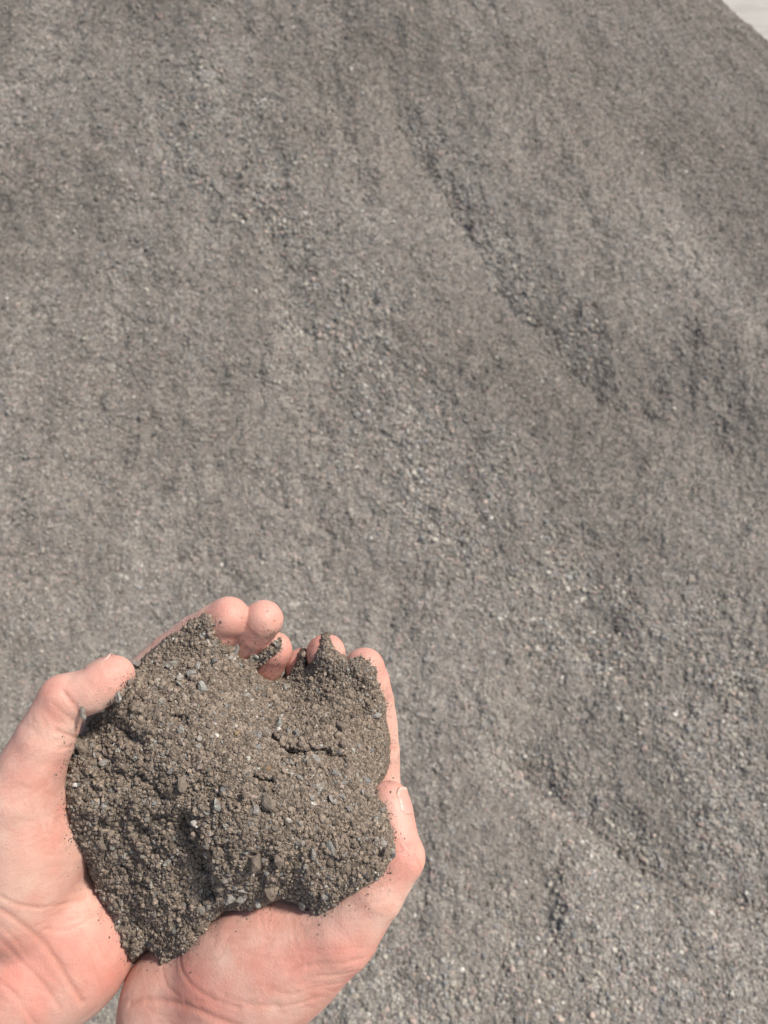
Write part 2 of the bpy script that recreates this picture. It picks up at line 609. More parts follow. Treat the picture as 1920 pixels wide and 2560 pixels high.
def heap_height(XY, c):
    x, y = XY[:, 0], XY[:, 1]
    z = heap_base(x, y)
    r = np.hypot(x - AX, y - AY)
    th = np.arctan2(y - AY, x - AX)
    P2 = np.stack([x, y, np.zeros_like(x)], -1)
    rad = np.stack([np.cos(th) * 7, np.sin(th) * 7, r * 0.45], -1)
    z = z + 0.05 * noise3(P2 * 0.9, 3) * sstep(4.0, 1.0, np.abs(r - 2.8) + 1.0)
    z = z + 0.015 * fbm(rad, 3, 21)                       # down-slope rills
    z = z + 0.014 * fbm(P2 * 6, 4, 31)
    XYw = XY + 0.024 * np.stack([fbm(P2 * 7, 2, 71), fbm(P2 * 7, 2, 75)], -1)
    hv = np.clip(1.0 + 0.8 * noise3(P2 * 4.5, 81), 0.35, 1.6)
    for k, (line, h, w, so) in enumerate(SL):
        m = (np.abs(XYw - line.mean(0)) < np.ptp(line, axis=0) / 2 + 4 * so).all(1)
        d, s, al = seg_dist(XYw[m], line)
        fade = sstep(0, 0.14, al) * sstep(1, 0.72 if k == 0 else 0.85, al)
        sd = d * np.where(s == 0, 1, s)
        soft = np.sqrt(sd * sd + 0.006 ** 2) - 0.006
        z[m] -= (0.75 + 0.25 * hv[m] if k in (0, 1) else hv[m]) * h * fade * np.exp(-soft / np.where(sd > 0, so, w))
    if c is not None:
        z = z + 0.010 * fbm(P2 * 22, 4, 41) + (0.0032 + 0.003 * c) * noise3(P2 * 100, 51) + 0.0024 * noise3(P2 * 200, 61)
    return z


gx = np.concatenate([np.linspace(-4.6, -1.75, 60, endpoint=False), np.arange(-1.75, 2.1, 0.007), np.arange(2.1, 2.8, 0.012), np.linspace(2.8, 4.4, 30)])
gy = np.concatenate([np.linspace(-0.3, 0.42, 22, endpoint=False), np.arange(0.42, 3.0, 0.007), np.arange(3.0, 4.8, 0.012), np.linspace(4.8, 8.4, 60)])
# (far flanks and back stay coarse, the face towards the eye is fine)
GX, GY = np.meshgrid(gx, gy)
XY = np.stack([GX.ravel(), GY.ravel()], -1)
CW = coarse_w(XY)
Z = heap_height(XY, CW)
Z = np.where(Z < 0, np.maximum(Z * 0.4, -0.3), Z)
nx, ny = len(gx), len(gy)
idx = np.arange(nx * ny).reshape(ny, nx)
F = np.stack([idx[:-1, :-1], idx[:-1, 1:], idx[1:, 1:], idx[1:, :-1]], -1).reshape(-1, 4)
keep = (Z[F] > -0.08).any(1)
heap = link("stone_dust_heap", mesh_from("stone_dust_heap", np.column_stack([XY, Z]), F[keep], MAT_PILE))
float_attr(heap.data, "coarse", CW)
heap["label"] = "large sloping heap of grey-brown crushed stone dust filling the background"
heap["category"] = "heap"


def spread(n, wide=False):
    xy = np.stack([rng.uniform(-1.6, 2.7, n), rng.uniform(0.42, 4.7, n)], -1)
    if wide:
        xy = np.stack([rng.uniform(-2.8, 3.2, n), rng.uniform(-0.2, 5.0, n)], -1)
    P = np.column_stack([xy, heap_base(xy[:, 0], xy[:, 1])]) - CAM_L
    q = P @ CAM_M
    d = -q[:, 2]
    u, v = 960 + q[:, 0] / d * 1920, 1280 - q[:, 1] / d * 1920
    ok = (u > -120) & (u < 2040) & (v > -80) & (v < 2700) & (d > 0.1)
    if wide:
        ok = ~ok & (((u > -1500) & (u < 3400) & (v > -900) & (v < 5000)) | (d < 1.2)) & (P[:, 2] + CAM_H > 0)
    return xy[ok]


xy = spread(900000)
cw = coarse_w(xy)
fine_mask = fbm(np.column_stack([xy * 5, np.zeros(len(xy))]), 3, 91)
keepp = rng.random(len(xy)) < np.clip(0.55 + 0.45 * cw + 0.35 * fine_mask, 0.25, 1)
xy, cw = xy[keepp], cw[keepp]
zz = heap_height(xy, cw)
sz = np.exp(rng.normal(math.log(0.0013), 0.45, len(xy))) * (1 + 1.0 * cw)
sz = np.minimum(sz, 0.0062)
size3 = sz[:, None] * rng.uniform(0.7, 1.2, (len(xy), 3))
w_dust = [0.28, 0.34, 0.22, 0.06, 0.07, 0.01, 0.02]
w_coarse = [0.14, 0.26, 0.24, 0.16, 0.13, 0.03, 0.05]
tA, tB = pick_tint(len(xy), w_dust), pick_tint(len(xy), w_coarse)
tint = np.where((rng.random(len(xy)) < cw)[:, None], tB, tA) * 1.15
GG_PILE = grit_group("heap_grit_nodes", MAT_GRIT_PILE, 4)
grit_object("grit", np.column_stack([xy, zz + sz * 0.25]), size3, tint, MAT_GRIT_PILE, GG_PILE, heap)

# the fines between: clusters of small grains lying flat on the slope
fx = spread(1150000)
fx = fx[:330000]
n_near = len(fx)
fx = np.vstack([fx, spread(520000, True)[:260000]])
fcw = coarse_w(fx)
fz = heap_height(fx, fcw)
ep = 0.01
nx_ = -(heap_base(fx[:, 0] + ep, fx[:, 1]) - heap_base(fx[:, 0] - ep, fx[:, 1])) / (2 * ep)
ny_ = -(heap_base(fx[:, 0], fx[:, 1] + ep) - heap_base(fx[:, 0], fx[:, 1] - ep)) / (2 * ep)
nn = np.stack([nx_, ny_, np.ones(len(fx))], -1)
nn /= np.linalg.norm(nn, axis=1)[:, None]
t1 = np.cross(nn, np.array([0.0, 1.0, 0.0]))
t1 /= np.linalg.norm(t1, axis=1)[:, None]
t2 = np.cross(nn, t1)
sp_ = rng.uniform(0, 6.28, len(fx))[:, None]
X0 = t1 * np.cos(sp_) + t2 * np.sin(sp_)
Y0 = np.cross(nn, X0)
turn = np.stack([np.arctan2(Y0[:, 2], nn[:, 2]), -np.arcsin(np.clip(X0[:, 2], -1, 1)), np.arctan2(X0[:, 1], X0[:, 0])], -1)
fs_ = np.exp(rng.normal(math.log(0.00108), 0.25, len(fx))) * (1 + 0.45 * fcw)
fs_[n_near:] *= 1.6
ft = pick_tint(len(fx), [0.16, 0.36, 0.32, 0.07, 0.09, 0.0, 0.0])
pz = fbm(np.column_stack([fx * 2.3, np.zeros(len(fx))]), 4, 151)
th_ = np.arctan2(fx[:, 1] - AY, fx[:, 0] - AX)
sk = fbm(np.stack([np.cos(th_) * 13, np.sin(th_) * 13, np.hypot(fx[:, 0] - AX, fx[:, 1] - AY) * 0.8], -1), 3, 161)
ft = ft * (1.25 + 0.28 * pz + 0.36 * sk)[:, None] * (1 + np.clip(0.5 * pz + 0.4 * fcw, -0.3, 0.5)[:, None] * np.array([-0.03, 0.0, 0.035])) * np.array([0.985, 0.985, 1.02])
MAT_FINES = grit_material("heap_fines", 420)
grit_object("fines", np.column_stack([fx, fz + 0.0004]), fs_[:, None] * np.ones((1, 3)), ft, MAT_FINES,
            grit_group("heap_fines_nodes", MAT_FINES, 5, 8), heap, turn)

# the largest chips lying on the heap, one object each
kinds = ['grey', 'dust', 'blue', 'pink', 'white', 'green', 'amber']
CHIP = {}


def chip_mesh(kind, v):
    if (kind, v) not in CHIP:
        CHIP[(kind, v)] = mesh_from("stone", chip_shape(100 + v * 7), ICO_F, STONES[kind], smooth=False)
    return CHIP[(kind, v)]


cx = spread(5000)
cwc = coarse_w(cx)
cx = cx[np.argsort(-(cwc * 0.7 + rng.random(len(cx))))[:298]]
cz = heap_height(cx, coarse_w(cx))
for k in range(len(cx)):
    kd = random.choices(kinds, [30, 30, 14, 12, 8, 8, 1])[0]
    o = link("stone", chip_mesh(kd, random.randrange(6)), (cx[k, 0], cx[k, 1], cz[k] + 0.0012), heap)
    s = random.uniform(0.0042, 0.0075)
    o.scale = (s, s, s)
    o.rotation_euler = (random.uniform(0, 6.28), random.uniform(0, 6.28), random.uniform(0, 6.28))


# ------------------------------------------------------------------ hands: one smooth surface each, grown round the bones
def smin(a, b, k):
    h = np.maximum(k - np.abs(a - b), 0) / k
    return np.minimum(a, b) - h * h * k * 0.25


def egg(P, c, R, radii):
    q = (P - c) @ R
    k0 = np.sqrt(((q / radii) ** 2).sum(1))
    k1 = np.sqrt(((q / (radii ** 2)) ** 2).sum(1)) + 1e-9
    return k0 * (k0 - 1.0) / k1


def frame(xdir, ydir):
    x = np.array(xdir, float)
    x /= np.linalg.norm(x)
    y = np.array(ydir, float)
    y -= x * (x @ y)
    y /= np.linalg.norm(y)
    return np.stack([x, y, np.cross(x, y)], -1)


class Hand:
    """palm: list of (a, b, ra, rb) + eggs; fingers: dict of chains [(point, radius), ...]"""

    def __init__(self, palm, eggs, fingers, kpalm=0.014):
        self.palm, self.eggs, self.fingers, self.kpalm = palm, eggs, fingers, kpalm

    def pack(self):
        segs, self.slots = [], {}
        for name, ch in [('palm', None)] + list(self.fingers.items()):
            lst = self.palm if ch is None else [(a, b, ra, rb) for (a, ra), (b, rb) in zip(ch[:-1], ch[1:])]
            self.slots[name] = (len(segs), len(segs) + len(lst))
            segs += lst
        self.A = np.array([q[0] for q in segs])
        self.AB = np.array([q[1] - q[0] for q in segs])
        self.ra = np.array([q[2] for q in segs])
        self.dr = np.array([q[3] - q[2] for q in segs])
        self.ab2 = (self.AB ** 2).sum(1)
        self.aab = (self.A * self.AB).sum(1)
        self.a2 = (self.A ** 2).sum(1)
        for nm in ('A', 'AB', 'ra', 'dr', 'ab2', 'aab', 'a2'):
            setattr(self, nm, getattr(self, nm).astype(np.float32))
        self.eggs = [(c.astype(np.float32), R.astype(np.float32), r.astype(np.float32)) for c, R, r in self.eggs]
        return self

    def __call__(self, P):
        P = np.asarray(P, np.float32)
        pp = (P * P).sum(1)
        PA, PB = self.A @ P.T, self.AB @ P.T

        def seg(k):
            w = PB[k] - self.aab[k]
            t = w / self.ab2[k]
            np.clip(t, 0, 1, out=t)
            q = pp - 2 * PA[k] + self.a2[k] + t * (t * self.ab2[k] - 2 * w)
            np.maximum(q, 0, out=q)
            np.sqrt(q, out=q)
            return q - self.ra[k] - self.dr[k] * t

        def run(name, kk):
            lo, hi = self.slots[name]
            d = seg(lo)
            for k in range(lo + 1, hi):
                d = smin(d, seg(k), kk)
            return d

        d = run('palm', self.kpalm)
        for c, R, radii in self.eggs:
            d = smin(d, egg(P, c, R, radii), 0.012)
        out = None
        for name in self.fingers:
            g = smin(d, run(name, 0.0016 if name == 'thumb' else 0.0005), 0.012 if name == 'thumb' else 0.009)
            out = g if out is None else smin(out, g, 0.0012)
        return out


def grad(f, P, e=4e-4):
    g = np.zeros_like(P)
    for k in range(3):
        dv = np.zeros(3)
        dv[k] = e
        g[:, k] = (f(P + dv) - f(P - dv)) / (2 * e)
    return g


def trace(f, px, py, d0=0.24, d1=0.52):
    """depth at which the line of sight meets f (nan where it misses)"""
    px, py = np.asarray(px, float), np.asarray(py, float)
    D = at_many(px, py, np.ones_like(px))
    ln = np.linalg.norm(D, axis=1)
    t = np.full(len(px), d0)
    act = np.ones(len(px), bool)
    for _ in range(70):
        ii = np.where(act)[0]
        if not len(ii):
            break
        v = f(D[ii] * t[ii, None])
        t[ii] += 0.85 * v / ln[ii]
        act[ii] = (np.abs(v) > 5e-5) & (t[ii] < d1)
    t[t >= d1] = np.nan
    return t


def grow(f, lo, hi, vox):
    """surface nets on a narrow band, corners pulled on to the true surface"""
    lo, hi = np.array(lo), np.array(hi)
    B = 6
    nb = np.ceil((hi - lo) / (vox * B)).astype(int)
    n = nb * B + 1
    V = np.full(n, np.nan, np.float32)
    ci = np.stack(np.meshgrid(*[np.arange(k) for k in nb], indexing='ij'), -1).reshape(-1, 3)
    cen = lo + (ci + 0.5) * B * vox
    dc = f(cen)
    big = np.repeat(np.repeat(np.repeat(dc.reshape(nb), B, 0), B, 1), B, 2)
    V[:-1, :-1, :-1] = big
    V[-1] = 1
    V[:, -1] = 1
    V[:, :, -1] = 1
    act = ci[np.abs(dc) < B * vox * 0.5 * 1.9 + 0.002]
    off = np.stack(np.meshgrid(*[np.arange(B + 1)] * 3, indexing='ij'), -1).reshape(-1, 3)
    for s in range(0, len(act), 1500):
        a = act[s:s + 1500]
        g = (a[:, None, :] * B + off[None]).reshape(-1, 3)
        V[g[:, 0], g[:, 1], g[:, 2]] = f(lo + g * vox)
    S = V < 0
    cells = np.zeros(n - 1, np.int8)
    for dx in (0, 1):
        for dy in (0, 1):
            for dz in (0, 1):
                cells += S[dx:n[0] - 1 + dx, dy:n[1] - 1 + dy, dz:n[2] - 1 + dz]
    mix = (cells > 0) & (cells < 8)
    ids = np.full(n - 1, -1, np.int64)
    loc = np.argwhere(mix)
    ids[mix] = np.arange(len(loc))
    P = lo + (loc + 0.5) * vox
    g = grad(f, P)
    g /= np.linalg.norm(g, axis=1)[:, None] + 1e-9
    for _ in range(3):
        P = P - np.clip(f(P), -vox * 0.9, vox * 0.9)[:, None] * g
    Q = []
    for ax in range(3):
        o1, o2 = (ax + 1) % 3, (ax + 2) % 3
        a = [slice(None)] * 3
        b = [slice(None)] * 3
        a[ax] = slice(0, -1)
        b[ax] = slice(1, None)
        for o in (o1, o2):
            a[o] = slice(1, -1)
            b[o] = slice(1, -1)
        sa, sb = S[tuple(a)], S[tuple(b)]
        e = np.argwhere(sa != sb)
        flip = sa[e[:, 0], e[:, 1], e[:, 2]]
        e = e.copy()
        e[:, o1] += 1
        e[:, o2] += 1
        def cid(d1, d2):
            q = e.copy()
            q[:, o1] += d1
            q[:, o2] += d2
            return ids[q[:, 0], q[:, 1], q[:, 2]]
        quad = np.stack([cid(-1, -1), cid(0, -1), cid(0, 0), cid(-1, 0)], -1)
        quad[~flip] = quad[~flip][:, ::-1]
        Q.append(quad)
    Q = np.concatenate(Q)
    Q = Q[(Q >= 0).all(1)]
    return P, Q


mm = 0.001
# ---- left hand (palm faces right and up, thumb laid along the heap of dust)
Lw = at(70, 2420, .362)
L_f = {
    'thumb': [(at(20, 2250, .350), 21 * mm), (at(48, 1985, .338), 16.5 * mm), (at(112, 1850, .337), 12.6 * mm), (at(161, 1748, .337), 10.9 * mm),
              (at(228, 1726, .338), 9.7 * mm), (at(281, 1692, .340), 9.2 * mm)],
    'index': [(at(215, 1870, .385), 13 * mm), (at(365, 1690, .390), 10.8 * mm), (at(428, 1634, .388), 10.7 * mm), (at(490, 1590, .382), 10.6 * mm), (at(572, 1544, .374), 10.0 * mm)],
    'middle': [(at(300, 1920, .402), 13 * mm), (at(470, 1752, .406), 10.6 * mm), (at(536, 1684, .400), 10.2 * mm), (at(594, 1624, .389), 10.5 * mm), (at(659, 1549, .376), 9.6 * mm)],
    'ring': [(at(385, 1990, .414), 12.5 * mm), (at(560, 1815, .418), 10.2 * mm), (at(606, 1755, .411), 9.8 * mm), (at(644, 1700, .400), 9.9 * mm), (at(685, 1624, .386), 9.0 * mm)],
    'pinky': [(at(450, 2080, .422), 11.5 * mm), (at(570, 1930, .436), 9 * mm), (at(620, 1850, .432), 8 * mm), (at(650, 1785, .420), 7.5 * mm)],
}
L_palm = [
    (at(-120, 2590, .362) + 4.6 * (at(-420, 2860, .352) - at(-120, 2590, .362)), at(-420, 2860, .352), 42 * mm, 33 * mm),
    (at(-420, 2860, .352), at(-120, 2590, .362), 33 * mm, 29 * mm),
    (at(-120, 2590, .362), Lw, 29 * mm, 27 * mm),
    (at(20, 2500, .364), at(165, 2440, .366), 24 * mm, 17.5 * mm),
    (at(60, 2400, .370), at(215, 1870, .385), 20 * mm, 13 * mm),
    (at(80, 2410, .375), at(300, 1920, .402), 19 * mm, 13 * mm),
    (at(100, 2420, .378), at(385, 1990, .414), 19 * mm, 12.5 * mm),
    (at(140, 2420, .376), at(450, 2080, .422), 22 * mm, 11.5 * mm),
    (at(190, 2390, .372), at(330, 2210, .395), 22 * mm, 18 * mm),
]
L_eggs = [
    (at(60, 2110, .355), frame((0.1, 1, 0.05), (1, 0, 0)), np.array([42, 29, 27]) * mm),
    (at(200, 2330, .365), frame((0.5, -0.9, -0.2), (1, 0.4, 0)), np.array([27, 20, 21]) * mm),
]


def pads(fs):
    """round the last joint into a pad that narrows towards the tip"""
    for k, ch in fs.items():
        (a, ra), (b, rb) = ch[-2], ch[-1]
        ax = b - a
        ln = np.linalg.norm(ax)
        ax = ax / ln
        rb *= 1.03
        ch[-1:] = [(a + ax * ln * 0.6, rb * 1.03), (b, rb * 0.98), (b + ax * rb * 0.2, rb * 0.8)]


pads(L_f)
L_f['index'].append((at(547, 1579, .377), 9.4 * mm))
left = Hand(L_palm, L_eggs, L_f).pack()

# ---- right hand (palm up, thumb bent up along the right rim)
R_f = {
    'thumb': [(at(600, 2510, .352), 22 * mm), (at(850, 2335, .342), 16.5 * mm), (at(935, 2232, .340), 13 * mm), (at(1000, 2142, .341), 11.0 * mm),
              (at(984, 2066, .347), 9.6 * mm), (at(974, 2006, .352), 8.9 * mm)],
    'index': [(at(925, 2130, .392), 13 * mm), (at(948, 1960, .394), 10.8 * mm), (at(948, 1882, .393), 10.5 * mm), (at(944, 1815, .391), 10.3 * mm), (at(935, 1752, .387), 10.0 * mm), (at(911, 1670, .378), 9.8 * mm)],
    'middle': [(at(830, 2130, .410), 13 * mm), (at(838, 1850, .413), 10.6 * mm), (at(828, 1715, .398), 9.9 * mm), (at(815, 1634, .383), 9.7 * mm)],
    'ring': [(at(735, 2150, .420), 12.5 * mm), (at(742, 1880, .424), 10.2 * mm), (at(752, 1750, .410), 9.5 * mm), (at(757, 1663, .394), 8.9 * mm)],
    'pinky': [(at(640, 2190, .424), 11.5 * mm), (at(668, 1990, .428), 9 * mm), (at(690, 1890, .416), 8 * mm), (at(705, 1820, .402), 7.5 * mm)],
}
R_palm = [
    (at(525, 2760, .352) + 4.8 * (at(520, 3080, .336) - at(525, 2760, .352)), at(520, 3080, .336), 43 * mm, 34 * mm),
    (at(520, 3080, .336), at(525, 2760, .352), 34 * mm, 31 * mm),
    (at(525, 2760, .352), at(515, 2620, .360), 31 * mm, 29 * mm),
    (at(440, 2560, .366), at(600, 2590, .360), 21.5 * mm, 26 * mm),
    (at(620, 2520, .372), at(925, 2130, .392), 21 * mm, 13 * mm),
    (at(560, 2520, .378), at(830, 2130, .410), 20 * mm, 13 * mm),
    (at(500, 2520, .380), at(735, 2150, .420), 19 * mm, 12.5 * mm),
    (at(450, 2500, .378), at(640, 2190, .424), 20 * mm, 11.5 * mm),
    (at(436, 2478, .372), at(520, 2300, .398), 19 * mm, 18 * mm),
]
R_eggs = [
    (at(655, 2405, .356), frame((0.85, 0.5, 0.0), (-0.5, 0.85, 0)), np.array([46, 30, 27]) * mm),
    (at(425, 2490, .368), frame((0.4, 0.9, -0.2), (1, -0.4, 0)), np.array([28, 17, 20]) * mm),
]
pads(R_f)
right = Hand(R_palm, R_eggs, R_f).pack()


def both(P):
    return np.minimum(left(P), right(P))


# folds of the skin: (spots of the picture, depth mm, width mm)
L_folds = [
    ([(158, 1728), (176, 1752), (198, 1778), (222, 1802)], 1.7, 1.1),
    ([(128, 1752), (150, 1778), (190, 1806), (214, 1822)], 0.6, 0.8),
    ([(140, 1826), (165, 1836), (200, 1846)], 1.1, 1.0),
    ([(148, 1872), (170, 1868), (184, 1864)], 0.7, 0.8),
    ([(20, 2010), (80, 1985), (120, 1960)], 0.35, 0.9),
    ([(0, 2240), (45, 2262), (101, 2270), (160, 2262), (216, 2245)], 0.75, 1.0),
    ([(110, 2322), (150, 2328), (190, 2318), (236, 2291)], 0.55, 0.9),
    ([(-20, 2262), (30, 2290), (70, 2322), (111, 2358), (140, 2400), (170, 2450), (206, 2505)], 1.5, 1.7),
    ([(-20, 2330), (50, 2400), (100, 2450), (150, 2520)], 0.6, 1.3),
    ([(-10, 2300), (40, 2350), (75, 2400)], 0.45, 0.9),
    ([(0, 2450), (50, 2500), (90, 2560)], 0.5, 1.4),
    ([(60, 2060), (110, 2040), (160, 2045)], 0.25, 0.7),
    ([(70, 2120), (120, 2100), (175, 2102)], 0.25, 0.7),
    ([(90, 2180), (140, 2165), (200, 2160)], 0.22, 0.7),
]
R_folds = [
    ([(326, 2512), (350, 2500), (385, 2497), (430, 2505), (488, 2523), (540, 2545), (600, 2566)], 1.6, 1.7),
    ([(455, 2375), (448, 2405), (456, 2432), (475, 2460), (500, 2480), (540, 2500), (600, 2520)], 1.2, 1.3),
    ([(405, 2415), (408, 2440), (420, 2470), (450, 2492)], 0.6, 0.9),
    ([(560, 2490), (640, 2515), (720, 2515), (790, 2495)], 0.6, 1.2),
    ([(720, 2430), (790, 2410), (850, 2410), (900, 2400)], 0.55, 1.1),
    ([(740, 2460), (800, 2440), (860, 2436), (905, 2425)], 0.5, 1.0),
    ([(730, 2485), (800, 2465), (860, 2456)], 0.45, 0.9),
    ([(790, 2375), (850, 2372), (915, 2368)], 0.35, 0.8),
    ([(1018, 2110), (1034, 2135), (1050, 2165), (1054, 2190)], 0.55, 0.8),
    ([(1000, 2112), (1010, 2150), (1030, 2190)], 0.3, 0.8),
    ([(722, 2250), (728, 2290), (734, 2330), (740, 2370)], 0.35, 0.8),
    ([(650, 2270), (655, 2310), (668, 2350)], 0.25, 0.7),
    ([(968, 1873), (985, 1873), (1002, 1872)], 0.4, 0.8),
    ([(955, 1752), (970, 1754), (986, 1755)], 0.25, 0.8),
    ([(850, 2255), (900, 2265), (960, 2250)], 0.25, 0.7),
    ([(860, 2300), (910, 2300), (950, 2290)], 0.22, 0.7),
    ([(560, 2330), (640, 2335), (700, 2325)], 0.2, 0.7),
]


def poly_dist3(P, L):
    best = np.full(len(P), 1e9)
    for a, b in zip(L[:-1], L[1:]):
        ab = b - a
        t = np.clip(((P - a) @ ab) / (ab @ ab + 1e-12), 0, 1)
        q = P - a - t[:, None] * ab
        best = np.minimum(best, np.sqrt((q * q).sum(1)))
    return best


# outline of the dust in the hands
OUT = [(222, 1800), (240, 1785), (258, 1773), (289, 1743), (319, 1710), (340, 1678), (356, 1658), (416, 1603), (474, 1558), (514, 1534), (533, 1540), (534, 1560),
       (534, 1588), (556, 1611), (585, 1618), (596, 1643), (612, 1651), (634, 1642), (667, 1625), (697, 1598), (704, 1602), (703, 1622), (676, 1643), (644, 1668), (641, 1684), (660, 1698), (682, 1708), (697, 1702), (715, 1699), (731, 1682), (738, 1660), (748, 1636), (760, 1628), (764, 1650),
       (764, 1668), (784, 1650), (796, 1630), (802, 1612), (808, 1594), (820, 1592), (831, 1614), (852, 1642), (871, 1654), (885, 1648), (903, 1642),
       (925, 1653), (939, 1679), (948, 1722), (961, 1751), (964, 1802), (971, 1856), (967, 1896), (956, 1928), (940, 1968),
       (944, 2000), (966, 2014), (974, 2045), (984, 2090), (985, 2130), (958, 2185), (905, 2222), (855, 2246), (825, 2270), (798, 2288), (772, 2274), (740, 2256),
       (723, 2250), (695, 2248), (662, 2262), (620, 2274), (563, 2272), (530, 2302), (505, 2334), (488, 2354), (455, 2387), (425, 2392), (403, 2410),
       (392, 2385), (366, 2362), (350, 2380), (332, 2400), (322, 2392), (311, 2372), (287, 2308), (268, 2270), (253, 2240), (236, 2203), (216, 2149), (189, 2095),
       (175, 2050), (168, 2005), (164, 1960), (172, 1915), (180, 1872), (190, 1852), (212, 1838), (226, 1818)]
OUT = np.array(OUT, float)


def inside_dist(P, poly):
    """signed distance to the closed outline, + inside"""
    L = np.vstack([poly, poly[:1]])
    d, _, _ = seg_dist(P, L)
    x, y = P[:, 0], P[:, 1]
    inn = np.zeros(len(P), bool)
    for (x0, y0), (x1, y1) in zip(L[:-1], L[1:]):
        if y0 == y1:
            continue
        c = ((y0 > y) != (y1 > y)) & (x < (x1 - x0) * (y - y0) / (y1 - y0) + x0)
        inn ^= c
    return np.where(inn, d, -d)


def make_hand(f, folds, wrinkles, lo, hi, base, tips, label):
    P, Q = grow(f, lo, hi, 0.9 * mm)
    nrm = grad(f, P)
    nrm /= np.linalg.norm(nrm, axis=1)[:, None] + 1e-9
    fold = np.zeros(len(P))
    disp = np.zeros(len(P))
    for pts, dep, wid in folds:
        dep, wid = (dep * 0.5, wid * 0.62 + 0.12) if dep < 1.2 else (dep * 0.34, wid * 0.7)
        a = np.array(pts, float)
        # resample finely with a slight waver
        seg = np.linalg.norm(np.diff(a, axis=0), axis=1)
        cum = np.concatenate([[0], np.cumsum(seg)])
        s = np.linspace(0, cum[-1], max(6, int(cum[-1] / 7)))
        sx, sy = np.interp(s, cum, a[:, 0]), np.interp(s, cum, a[:, 1])
        wv = noise3(np.stack([s * 0.05, s * 0 + dep * 9, s * 0], -1), 5) * 3
        t = trace(f, sx + wv, sy + wv * 0.6)
        ok = ~np.isnan(t)
        if ok.sum() < 2:
            continue
        L3 = at_many((sx + wv)[ok], (sy + wv * 0.6)[ok], t[ok])
        d = poly_dist3(P, L3)
        g = np.exp(-(d / (wid * mm)) ** 2)
        # lips beside the fold swell a little
        lip = np.exp(-((d - 2.6 * wid * mm) / (1.9 * wid * mm)) ** 2)
        disp += -dep * mm * g + 0.14 * dep * mm * lip
        fold = np.maximum(fold, g * min(0.8, dep * 0.75))
    # fine wrinkles in the zones where the skin is gathered
    hr = np.random.default_rng(len(folds))
    for (zx, zy, zw, zh, ang, cntw, dmm) in wrinkles:
        for _ in range(cntw):
            x0, y0 = zx + hr.uniform(-zw, zw), zy + hr.uniform(-zh, zh)
            a = ang + hr.normal(0, 0.22)
            ln = hr.uniform(25, 75)
            tt = np.linspace(-0.5, 0.5, 6)
            sx = x0 + np.cos(a) * ln * tt + hr.normal(0, 1.5, 6)
            sy = y0 + np.sin(a) * ln * tt + hr.normal(0, 1.5, 6)
            t = trace(f, sx, sy)
            if np.isnan(t).any():
                continue
            L3 = at_many(sx, sy, t)
            m = np.where((np.abs(P - L3.mean(0)) < 0.02).all(1))[0]
            if not len(m):
                continue
            g = np.exp(-(poly_dist3(P[m], L3) / (0.55 * mm)) ** 2)
            disp[m] -= dmm * mm * g * hr.uniform(0.5, 1.1)
            fold[m] = np.maximum(fold[m], 0.22 * g)
    disp += 0.35 * mm * noise3(P * 60, 8) + 0.22 * mm * noise3(P * 170, 9) + 0.07 * mm * noise3(P * 480, 10)
    P2 = P + nrm * disp[:, None]
    flush = np.zeros(len(P))
    for c, r, a in tips:
        flush = np.maximum(flush, a * np.exp(-(np.linalg.norm(P - c, axis=1) / r) ** 2))
    flush += 0.10 + 0.5 * noise3(P * 40, 77) + 0.25 * noise3(P * 105, 78)
    flush = np.clip(flush, 0, 0.85)
    dpt = -P[:, 2]
    px, py = 960 + P[:, 0] / dpt * 1920, 1280 - P[:, 1] / dpt * 1920
    e = inside_dist(np.stack([px, py], -1), OUT)
    dusty = np.clip(np.exp(np.minimum(e, 0) / 34) * 0.95, 0, 0.95) * np.clip(0.5 + 1.4 * noise3(P * 120, 79), 0, 1) + 0.06
    W = to_world(P2)
    b = to_world(base)
    me = mesh_from("hand", W - b, Q, MAT_SKIN)
    float_attr(me, "flush", flush)
    float_attr(me, "fold", np.clip(fold, 0, 1))
    float_attr(me, "dusty", dusty)
    o = link("hand", me, b)
    o["label"] = label
    o["category"] = "hand"
    o["group"] = "two cupped hands of one person"
    return o, b


